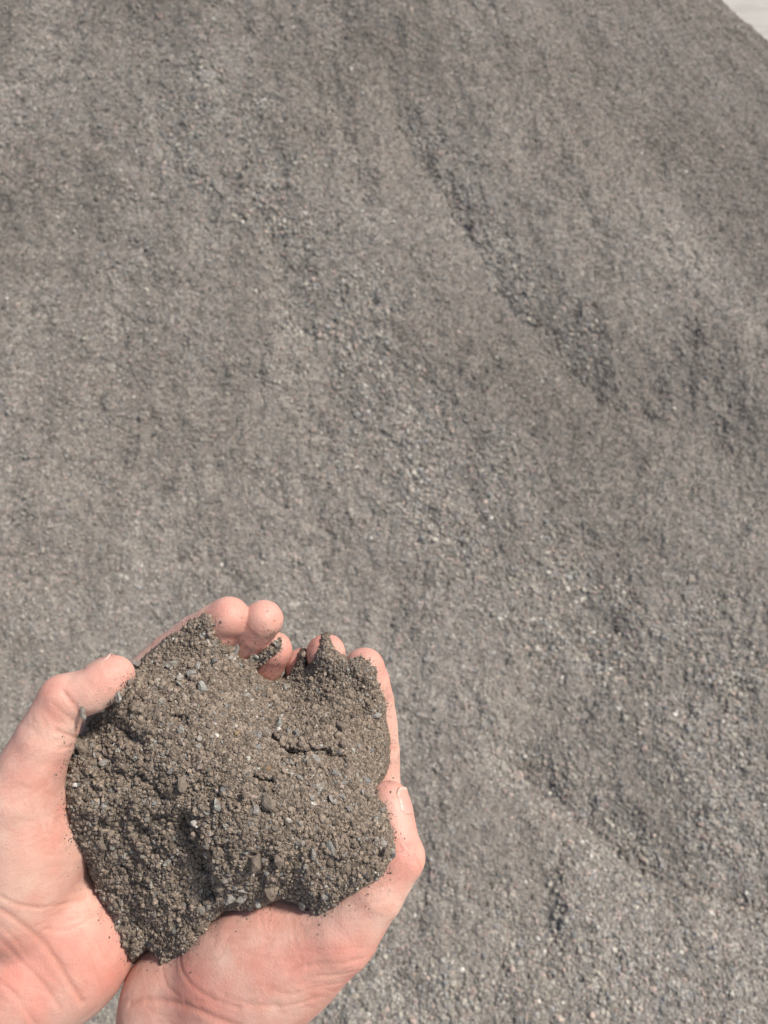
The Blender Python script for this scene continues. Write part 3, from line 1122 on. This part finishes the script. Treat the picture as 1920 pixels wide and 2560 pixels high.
def nail(f, hand, hb, a, b, dorsal, half_w, l0, l1):
    """a curved nail plate on the back of the last finger joint a -> b"""
    ax = b - a
    ax = ax / np.linalg.norm(ax)
    dv = np.array(dorsal, float)
    dv -= ax * (dv @ ax)
    dv /= np.linalg.norm(dv)
    sd = np.cross(ax, dv)
    nu, nv = 15, 17
    v, u = np.meshgrid(np.linspace(0, 1, nv), np.linspace(-1, 1, nu), indexing='ij')
    v, u = v.ravel(), u.ravel()
    vv = l0 + (l1 - l0) * v
    end = np.sqrt(np.clip(1 - (np.clip(v - 0.72, 0, 1) / 0.28) ** 2 * 0.62 - (np.clip(0.2 - v, 0, 1) / 0.2) ** 2 * 0.55, 0, 1))
    uu = u * end * half_w
    dirv = dv * np.cos(uu)[:, None] + sd * np.sin(uu)[:, None]
    base_o = b + ax * np.minimum(vv, 0.001)[:, None]
    t = np.zeros(len(v))
    for _ in range(25):
        t += np.maximum(-f(base_o + dirv * t[:, None]), 0) * 0.9
    edge = np.abs(u) ** 4
    top = base_o + dirv * (t + 0.00030 - 0.00025 * edge - 0.0004 * np.clip((v - 0.7) / 0.3, 0, 1))[:, None] + ax * np.maximum(0, vv - 0.001)[:, None]
    fe = np.maximum(np.clip((v - 0.88) / 0.05, 0, 1), 0.7 * (np.abs(u) > 0.93)).tolist()
    top = np.array(top)
    bot = top - dv * 0.0006
    V = np.vstack([top, bot])
    F = []
    n = nu * nv
    for j in range(nv - 1):
        for i in range(nu - 1):
            q = [j * nu + i, j * nu + i + 1, (j + 1) * nu + i + 1, (j + 1) * nu + i]
            F.append(q)
            F.append([k + n for k in q[::-1]])
    ring = [i for i in range(nu)] + [j * nu + nu - 1 for j in range(1, nv)] + [(nv - 1) * nu + i for i in range(nu - 2, -1, -1)] + [j * nu for j in range(nv - 2, 0, -1)]
    for q0, q1 in zip(ring, ring[1:] + ring[:1]):
        F.append([q1, q0, q0 + n, q1 + n])
    me = mesh_from("fingernail", to_world(V) - hb, F, MAT_NAIL)
    float_attr(me, "free_edge", fe + fe)
    return link("fingernail", me, (0, 0, 0), hand)


def tips_of(fs):
    out = []
    for k, ch in fs.items():
        out.append((ch[-2][0], 0.017, 0.5))
    return out


el = L_palm[0][0]
er = R_palm[0][0]
lo_l = np.array([el[0] - 0.05, el[1] - 0.05, -0.475])
hi_l = np.array([-0.030, -0.028, max(-0.300, el[2] + 0.05)])
lo_r = np.array([-0.165, er[1] - 0.05, -0.475])
hi_r = np.array([0.040, -0.040, max(-0.285, er[2] + 0.05)])
L_t = tips_of(L_f) + [(at(130, 1780, .32), 0.02, 0.35), (at(270, 2430, .345), 0.025, 0.55), (at(60, 2500, .33), 0.03, 0.4), (at(150, 1900, .32), 0.02, 0.3)]
R_t = tips_of(R_f) + [(at(900, 2440, .34), 0.025, 0.5), (at(480, 2520, .33), 0.025, 0.4), (at(700, 2480, .32), 0.03, 0.35), (at(1040, 2140, .33), 0.014, 0.35)]
hand_l, hb_l = make_hand(left, L_folds, [(110, 2050, 70, 90, 0.1, 14, .14), (110, 2050, 60, 80, 1.5, 10, .10), (70, 2420, 90, 90, 0.75, 16, .14), (170, 2300, 70, 40, -0.2, 14, .14),
                                              (110, 1790, 45, 40, 0.9, 10, .14), (60, 1930, 60, 50, -0.4, 8, .1), (230, 2400, 50, 50, 0.9, 10, .12)], lo_l, hi_l, Lw, L_t, "hand at the left edge, its thumb laid sideways against the dust")
hand_r, hb_r = make_hand(right, R_folds, [(830, 2430, 100, 50, -0.12, 34, .2), (640, 2350, 130, 60, 0.0, 16, .11), (640, 2350, 130, 70, 1.5, 10, .1), (460, 2530, 120, 30, 0.3, 16, .18),
                                               (940, 2230, 60, 60, -0.5, 14, .12), (1025, 2150, 25, 50, 1.2, 10, .14), (700, 2490, 90, 30, 0.05, 14, .16)], lo_r, hi_r, at(505, 2620, .36), R_t, "hand at the lower centre, its bent thumb up with the nail showing")

for f, hand, hb, fs, td in ((left, hand_l, hb_l, L_f, (-0.50, 0.86, -0.25)), (right, hand_r, hb_r, R_f, (0.97, 0.10, 0.34))):
    for k, ch in fs.items():
        a, b = ch[-3][0], ch[-2][0]
        if hand is hand_l and k == 'index':
            a, b = ch[-4][0], ch[-3][0]
        if k == 'thumb':
            nail(f, hand, hb, a, b, td, 0.78, -0.0075, 0.0048)
        else:
            nail(f, hand, hb, a, b, (0.0, 0.0, -1.0), 0.7, -0.008, 0.0015)

# ------------------------------------------------------------------ the handful of dust
def spline_solve(C, v):
    d = np.linalg.norm(C[:, None] - C[None], axis=2)
    K = np.where(d > 0, d * d * np.log(d + 1e-12), 0)
    n = len(C)
    A = np.zeros((n + 3, n + 3))
    A[:n, :n] = K + np.eye(n) * 2.0
    A[:n, n] = 1
    A[:n, n + 1:] = C
    A[n, :n] = 1
    A[n + 1:, :n] = C.T
    return np.linalg.solve(A, np.concatenate([v, np.zeros(3)]))


def spline_eval(w, C, X):
    out = np.zeros(len(X))
    n = len(C)
    for s in range(0, len(X), 20000):
        x = X[s:s + 20000]
        d2 = ((x[:, None] - C[None]) ** 2).sum(2)
        out[s:s + 20000] = (np.where(d2 > 0, 0.5 * d2 * np.log(d2 + 1e-12), 0)) @ w[:n] + w[n] + x @ w[n + 1:]
    return out


od = trace(both, OUT[:, 0], OUT[:, 1])
# skip lines of sight that slip past the hands
bad = np.isnan(od) | (od > 0.412)
od[bad] = np.interp(np.where(bad)[0], np.where(~bad)[0], od[~bad])
print("outline depths", np.round(od, 3).tolist())
INNER = [(540, 1845, .334), (472, 1642, .362), (560, 1700, .356), (640, 1760, .352), (844, 1777, .352), (820, 1690, .366), (675, 2081, .322), (877, 2081, .330), (760, 1960, .332),
         (675, 2200, .322), (800, 2200, .326), (405, 2047, .332), (304, 1960, .334), (300, 2100, .340), (350, 2200, .348), (405, 2284, .350), (345, 2340, .362), (440, 2200, .342),
         (500, 2130, .330), (900, 1900, .345), (330, 1820, .343), (400, 1740, .350), (590, 1950, .326), (560, 2050, .325), (910, 2140, .332), (480, 1950, .330), (560, 2230, .328)]
CP = np.array([(a, b) for a, b, _ in INNER])
C = np.vstack([CP, OUT]) / 100.0
vals = np.concatenate([[c for _, _, c in INNER], od - 0.0015])
wts = spline_solve(C, vals)

st = 2.0
ux, uy = np.arange(140, 1010, st), np.arange(1490, 2436, st)
UX, UY = np.meshgrid(ux, uy)
U = np.stack([UX.ravel(), UY.ravel()], -1)
jag = 5 * noise3(np.column_stack([U / 26, np.zeros(len(U))]), 12) + 4 * noise3(np.column_stack([U / 9, np.zeros(len(U))]), 13)
E = inside_dist(U, OUT) + jag
# sight lines to the hands on a coarser net
cxs, cys = np.arange(132, 1020, 8.0), np.arange(1482, 2444, 8.0)
CXg, CYg = np.meshgrid(cxs, cys)
hd = trace(both, CXg.ravel(), CYg.ravel())
hd = np.where(np.isnan(hd), 0.46, hd).reshape(CXg.shape)


def bil(grid, x, y):
    fx, fy = (x - cxs[0]) / 8.0, (y - cys[0]) / 8.0
    ix, iy = np.clip(fx.astype(int), 0, len(cxs) - 2), np.clip(fy.astype(int), 0, len(cys) - 2)
    tx, ty = fx - ix, fy - iy
    return (grid[iy, ix] * (1 - tx) + grid[iy, ix + 1] * tx) * (1 - ty) + (grid[iy + 1, ix] * (1 - tx) + grid[iy + 1, ix + 1] * tx) * ty


def worley(P, seed):
    """distance to nearest and second cell point, random value of the nearest cell"""
    i = np.floor(P).astype(np.int64)
    f1, f2, cid = np.full(len(P), 9.0), np.full(len(P), 9.0), np.zeros(len(P))
    with np.errstate(over='ignore'):
        for dx in (-1, 0, 1):
            for dy in (-1, 0, 1):
                cx_, cy_ = i[:, 0] + dx, i[:, 1] + dy
                h = _hash(cx_, cy_, cx_ * 0, seed)
                jx, jy = (h & np.uint32(1023)) / 1023.0, ((h >> np.uint32(10)) & np.uint32(1023)) / 1023.0
                d = np.hypot(cx_ + jx - P[:, 0], cy_ + jy - P[:, 1])
                c = ((h >> np.uint32(20)) & np.uint32(1023)) / 1023.0
                near = d < f1
                f2 = np.where(near, f1, np.minimum(f2, d))
                cid = np.where(near, c, cid)
                f1 = np.where(near, d, f1)
    return f1, f2, cid


CRACKS = [  # spots, depth mm, width px, drop of the lower side mm
    ([(660, 1826), (700, 1850), (735, 1880), (790, 1876), (830, 1884), (880, 1880)], 5.5, 9, 3.0),
    ([(280, 1812), (320, 1826), (350, 1846), (380, 1848)], 4.5, 7, 2.5),
    ([(425, 1786), (455, 1800), (480, 1818)], 3.5, 7, 1.5),
    ([(628, 1936), (660, 1950), (690, 1952)], 4.0, 8, 2.0),
    ([(462, 2005), (472, 2060), (500, 2120), (530, 2190), (548, 2260)], 4.0, 12, 9.0),
    ([(230, 1900), (290, 1930), (360, 1945), (410, 1985), (440, 2010)], 3.0, 10, 2.5),
    ([(360, 2060), (380, 2110), (400, 2150)], 3.5, 12, 1.5),
    ([(690, 1880), (720, 1885), (770, 1900)], 2.5, 10, 0),
    ([(560, 1990), (620, 2000), (680, 2030)], 1.8, 8, 1.0),
    ([(300, 2010), (340, 2050), (350, 2100)], 2.5, 10, 1.0),
    ([(800, 2140), (870, 2160), (930, 2150)], 1.6, 8, 1.0),
    ([(620, 2130), (700, 2150), (760, 2140)], 2.0, 9, 1.5),
    ([(880, 1700), (910, 1760), (930, 1840)], 1.8, 12, 1.0),
]


def dust_depth(U, E):
    d = spline_eval(wts, C, U / 100.0)
    d = np.minimum(d, np.where(E > 0, bil(hd, U[:, 0], U[:, 1]) - 0.0012 * sstep(0, 14, E), 9))
    Ei = np.maximum(E, 0)
    d = d - 0.0026 * (1 - np.exp(-Ei / 9.0))
    d = d + np.maximum(-E, 0) / 12.0 * 0.010
    P = at_many(U[:, 0], U[:, 1], np.full(len(U), 0.335))
    amp = sstep(-2, 25, E)
    warp = P + 0.002 * np.stack([noise3(P * 160, 1), noise3(P * 160, 2), noise3(P * 160, 3)], -1)
    for pts, dep, wid, drop in CRACKS:
        L = np.array(pts, float)
        Uw = U + 14 * np.stack([noise3(P * 190, 14), noise3(P * 190, 15)], -1) + 6 * np.stack([noise3(P * 520, 16), noise3(P * 520, 21)], -1)
        q, s, al = seg_dist(Uw, L)
        fade = sstep(0, 0.15, al) * sstep(1, 0.85, al)
        g = np.exp(-(q / wid) ** 2) * np.clip(0.7 + 1.1 * noise3(P * 150, 22), 0.1, 1.3)
        low = np.where(s > 0, np.exp(-q / 70), 0) * (1 - np.exp(-(q / 4) ** 2))
        d = d + (dep * g + drop * low) * mm * fade * amp
    # clods: broken cells of unequal height with gaps between them
    Uc = U + 10 * np.stack([noise3(P * 300, 25), noise3(P * 300, 26)], -1) + 4 * np.stack([noise3(P * 800, 27), noise3(P * 800, 28)], -1)
    patch = sstep(-0.15, 0.35, noise3(P * 45, 29) + 0.45 * sstep(640, 330, U[:, 0] + 0.35 * (2100 - U[:, 1])))
    for cell, hh, gap, sd_w, amt in ((40.0, 2.4, 1.6, 35, patch), (19.0, 1.3, 0.8, 36, 0.35 + 0.65 * patch)):
        f1, f2, cid = worley(Uc / cell, sd_w)
        d = d - amp * amt * mm * (hh * (cid - 0.5) * (1 - f1 * 0.6) - gap * np.exp(-((f2 - f1) / 0.13) ** 2) * (0.3 + cid))
    b1 = fbm(warp * 75, 3, 17)
    b2 = 1 - np.abs(noise3(warp * 260, 18)) * 2
    b3 = noise3(warp * 520, 19)
    b4 = noise3(warp * 1100, 20)
    rough = 0.75 + 1.1 * sstep(620, 330, U[:, 0] + 0.35 * (2100 - U[:, 1]))       # the left face is more crumbled
    d = d - amp * mm * (1.9 * b1 * rough + 0.55 * b2 * rough + 0.7 * b3 + 0.5 * b4)
    return d


D = dust_depth(U, E)
front = at_many(U[:, 0], U[:, 1], D)
nu_, nv_ = len(ux), len(uy)
ii = np.arange(nu_ * nv_).reshape(nv_, nu_)
F = np.stack([ii[:-1, :-1], ii[1:, :-1], ii[1:, 1:], ii[:-1, 1:]], -1).reshape(-1, 4)
F = F[(E[F] > -12).all(1)]
# body of the handful: the sheet is closed behind by a core that fills the cup of the palms
used = np.zeros(len(front), bool)
used[F.ravel()] = True
remap = -np.ones(len(front), np.int64)
remap[used] = np.arange(used.sum())
Vf = front[used]
Ff = remap[F]
ed = np.concatenate([Ff[:, [0, 1]], Ff[:, [1, 2]], Ff[:, [2, 3]], Ff[:, [3, 0]]])
key = np.sort(ed, 1)
_, inv, cnt = np.unique(key, axis=0, return_inverse=True, return_counts=True)
bd = ed[cnt[inv.ravel()] == 1]
cen = at(560, 1960, .395)
rim = np.unique(bd)
rmap = -np.ones(len(Vf), np.int64)
rmap[rim] = np.arange(len(rim)) + len(Vf)
Vr = cen + (Vf[rim] - cen) * np.array([0.72, 0.72, 0.0]) + np.array([0, 0, 0.004])
cid_ = len(Vf) + len(rim)
Vall = np.vstack([Vf, Vr, cen[None]])
side = np.stack([bd[:, 1], bd[:, 0], rmap[bd[:, 0]], rmap[bd[:, 1]]], -1)
MB_ = to_world(at(560, 2000, .40))
faces4 = np.vstack([Ff, side])
me = mesh_from("stone_dust_handful", to_world(Vall) - MB_, faces4, MAT_MOUND)
handful = link("stone_dust_handful", me, MB_)
handful["label"] = "heaped handful of brown crumbly stone dust held in the two cupped hands"
handful["category"] = "handful"


def dust_points(n, emin):
    px, py = rng.uniform(150, 1000, n), rng.uniform(1495, 2425, n)
    u = np.stack([px, py], -1)
    e = inside_dist(u, OUT) + 5 * noise3(np.column_stack([u / 26, np.zeros(n)]), 12) + 4 * noise3(np.column_stack([u / 9, np.zeros(n)]), 13)
    ok = e > emin
    return u[ok], e[ok]


u, e = dust_points(250000, 0)
dd = dust_depth(u, e)
cl = noise3(np.column_stack([u / 40, np.zeros(len(u))]), 66)
sz = np.exp(rng.normal(math.log(0.00032), 0.48, len(u))) * (1 + 0.65 * cl)
sz = np.clip(sz, 0.00016, 0.0013)
tint = np.array([0.196, 0.157, 0.124]) * rng.uniform(0.45, 1.45, (len(u), 1))
odd = rng.random(len(u)) < 0.10
tint[odd] = pick_tint(odd.sum(), [0.1, 0.2, 0.2, 0.2, 0.1, 0.15, 0.08])
PA = at_many(u[:, 0], u[:, 1], dd - sz * 0.3)
SA = sz[:, None] * rng.uniform(0.75, 1.25, (len(u), 3))
# loose specks on the skin around the dust
n = 110000
px, py = rng.uniform(120, 1040, n), rng.uniform(1470, 2460, n)
u2 = np.stack([px, py], -1)
e2 = inside_dist(u2, OUT)
pr = 0.8 * np.exp(e2 / 11.0) * np.clip(0.35 + 1.3 * noise3(np.column_stack([u2 / 50, np.zeros(n)]), 67), 0, 1)
pr += 0.012 * np.exp(-(((u2 - np.array([640, 1580])) / np.array([60, 60])) ** 2).sum(1)) + 0.12 * np.exp(-(((u2 - np.array([690, 1620])) / np.array([30, 45])) ** 2).sum(1))
ok = (e2 < 2) & (rng.random(n) < pr)
u2 = u2[ok]
t2 = trace(both, u2[:, 0], u2[:, 1])
ok = (~np.isnan(t2)) & (t2 < 0.42)
u2, t2 = u2[ok], t2[ok]
s2 = np.exp(rng.normal(math.log(0.00016), 0.45, len(u2)))
PB = at_many(u2[:, 0], u2[:, 1], t2 - s2 * 0.2)
SB = s2[:, None] * rng.uniform(0.75, 1.25, (len(u2), 3))
tB = np.array([0.14, 0.115, 0.092]) * rng.uniform(0.7, 1.3, (len(u2), 1))
GG_M = grit_group("held_grit_nodes", MAT_GRIT_MOUND, 4)
grit_object("grit", to_world(np.vstack([PA, PB])) - MB_, np.vstack([SA, SB]), np.vstack([tint, tB]), MAT_GRIT_MOUND, GG_M, handful)

# chips one can pick out in the handful: first those the photograph shows plainly, then the rest
NAMED = [(406, 1757, 'white', 2.3), (640, 1836, 'blue', 2.6), (741, 1836, 'blue', 2.6), (642, 1866, 'blue', 1.6), (545, 2010, 'green', 3.0), (632, 2031, 'blue', 2.7),
         (563, 2063, 'white', 1.8), (828, 2117, 'green', 3.0), (785, 2134, 'blue', 2.5), (672, 2228, 'dust', 4.2), (606, 2244, 'grey', 2.9), (571, 2248, 'grey', 2.9),
         (644, 2256, 'grey', 2.5), (755, 2262, 'white', 2.7), (962, 2130, 'dust', 3.6), (980, 2136, 'blue', 2.2), (939, 2128, 'blue', 1.9), (815, 2240, 'blue', 2.4),
         (640, 2150, 'dust', 4.2), (700, 2145, 'dust', 3.4), (270, 2044, 'dust', 2.8), (512, 2270, 'grey', 2.6), (697, 1812, 'green', 2.8), (430, 1662, 'green', 2.5),
         (505, 1716, 'green', 2.4), (480, 1685, 'blue', 2.4), (450, 1695, 'white', 1.7), (590, 1625, 'blue', 2.4), (600, 1665, 'green', 2.6), (638, 1646, 'green', 2.5),
         (692, 1610, 'green', 2.5), (618, 1740, 'green', 2.6), (716, 1718, 'green', 2.2), (340, 1660, 'grey', 2.4), (262, 1905, 'blue', 2.6), (240, 1892, 'blue', 2.0),
         (430, 1924, 'blue', 2.1), (445, 1827, 'white', 1.4), (592, 1834, 'amber', 1.4), (670, 1921, 'amber', 1.4), (552, 1993, 'amber', 1.3), (800, 1972, 'white', 2.3),
         (830, 2002, 'grey', 2.6), (790, 1985, 'grey', 2.1), (852, 1990, 'blue', 2.0), (915, 1948, 'blue', 2.0), (458, 1960, 'dust', 2.9), (850, 1815, 'dust', 3.2),
         (525, 2136, 'dust', 2.6), (255, 2115, 'dust', 3.0), (205, 1880, 'dust', 3.6), (197, 1858, 'dust', 3.0), (262, 1780, 'blue', 2.4), (297, 1742, 'grey', 2.4),
         (860, 1858, 'dust', 2.6), (905, 1985, 'blue', 2.0), (672, 2005, 'dust', 3.0), (746, 2106, 'grey', 2.4), (790, 2095, 'blue', 1.8), (900, 2100, 'green', 2.0)]
spots = [(x, y, ('grey' if k == 'blue' and q % 3 else k), r) for q, (x, y, k, r) in enumerate(NAMED)]
u3, e3 = dust_points(700, 14)
for q in range(len(u3)):
    if len(spots) >= 296:
        break
    spots.append((u3[q, 0], u3[q, 1], random.choices(kinds, [20, 52, 3, 7, 4, 8, 0.6])[0], min(2.6, random.lognormvariate(math.log(1.35), 0.28))))
su = np.array([(s[0], s[1]) for s in spots])
sd_ = dust_depth(su, np.maximum(inside_dist(su, OUT), 0))
sh = trace(both, su[:, 0], su[:, 1])
sd_ = np.where(np.isnan(sh), sd_, np.minimum(sd_, sh))
sp_w = to_world(at_many(su[:, 0], su[:, 1], sd_ - np.array([s[3] for s in spots]) * mm * 0.3)) - MB_
for k, (x, y, kd, r) in enumerate(spots):
    o = link("stone", chip_mesh(kd, random.randrange(8)), sp_w[k], handful)
    o.scale = (r * mm * 1.32,) * 3
    o.rotation_euler = (random.uniform(0, 6.28), random.uniform(0, 6.28), random.uniform(0, 6.28))

# the chip caught in the crook of the thumb
ck = trace(both, np.array([205.0]), np.array([1776.0]))
cp = at(207, 1780, float(ck[0]) - 0.0008 if not np.isnan(ck[0]) else .33)
o = link("stone", chip_mesh('grey', 3), to_world(cp) - MB_, handful)
o.scale = (0.0040, 0.0030, 0.0026)
o.rotation_euler = (0.4, 0.5, -0.9)
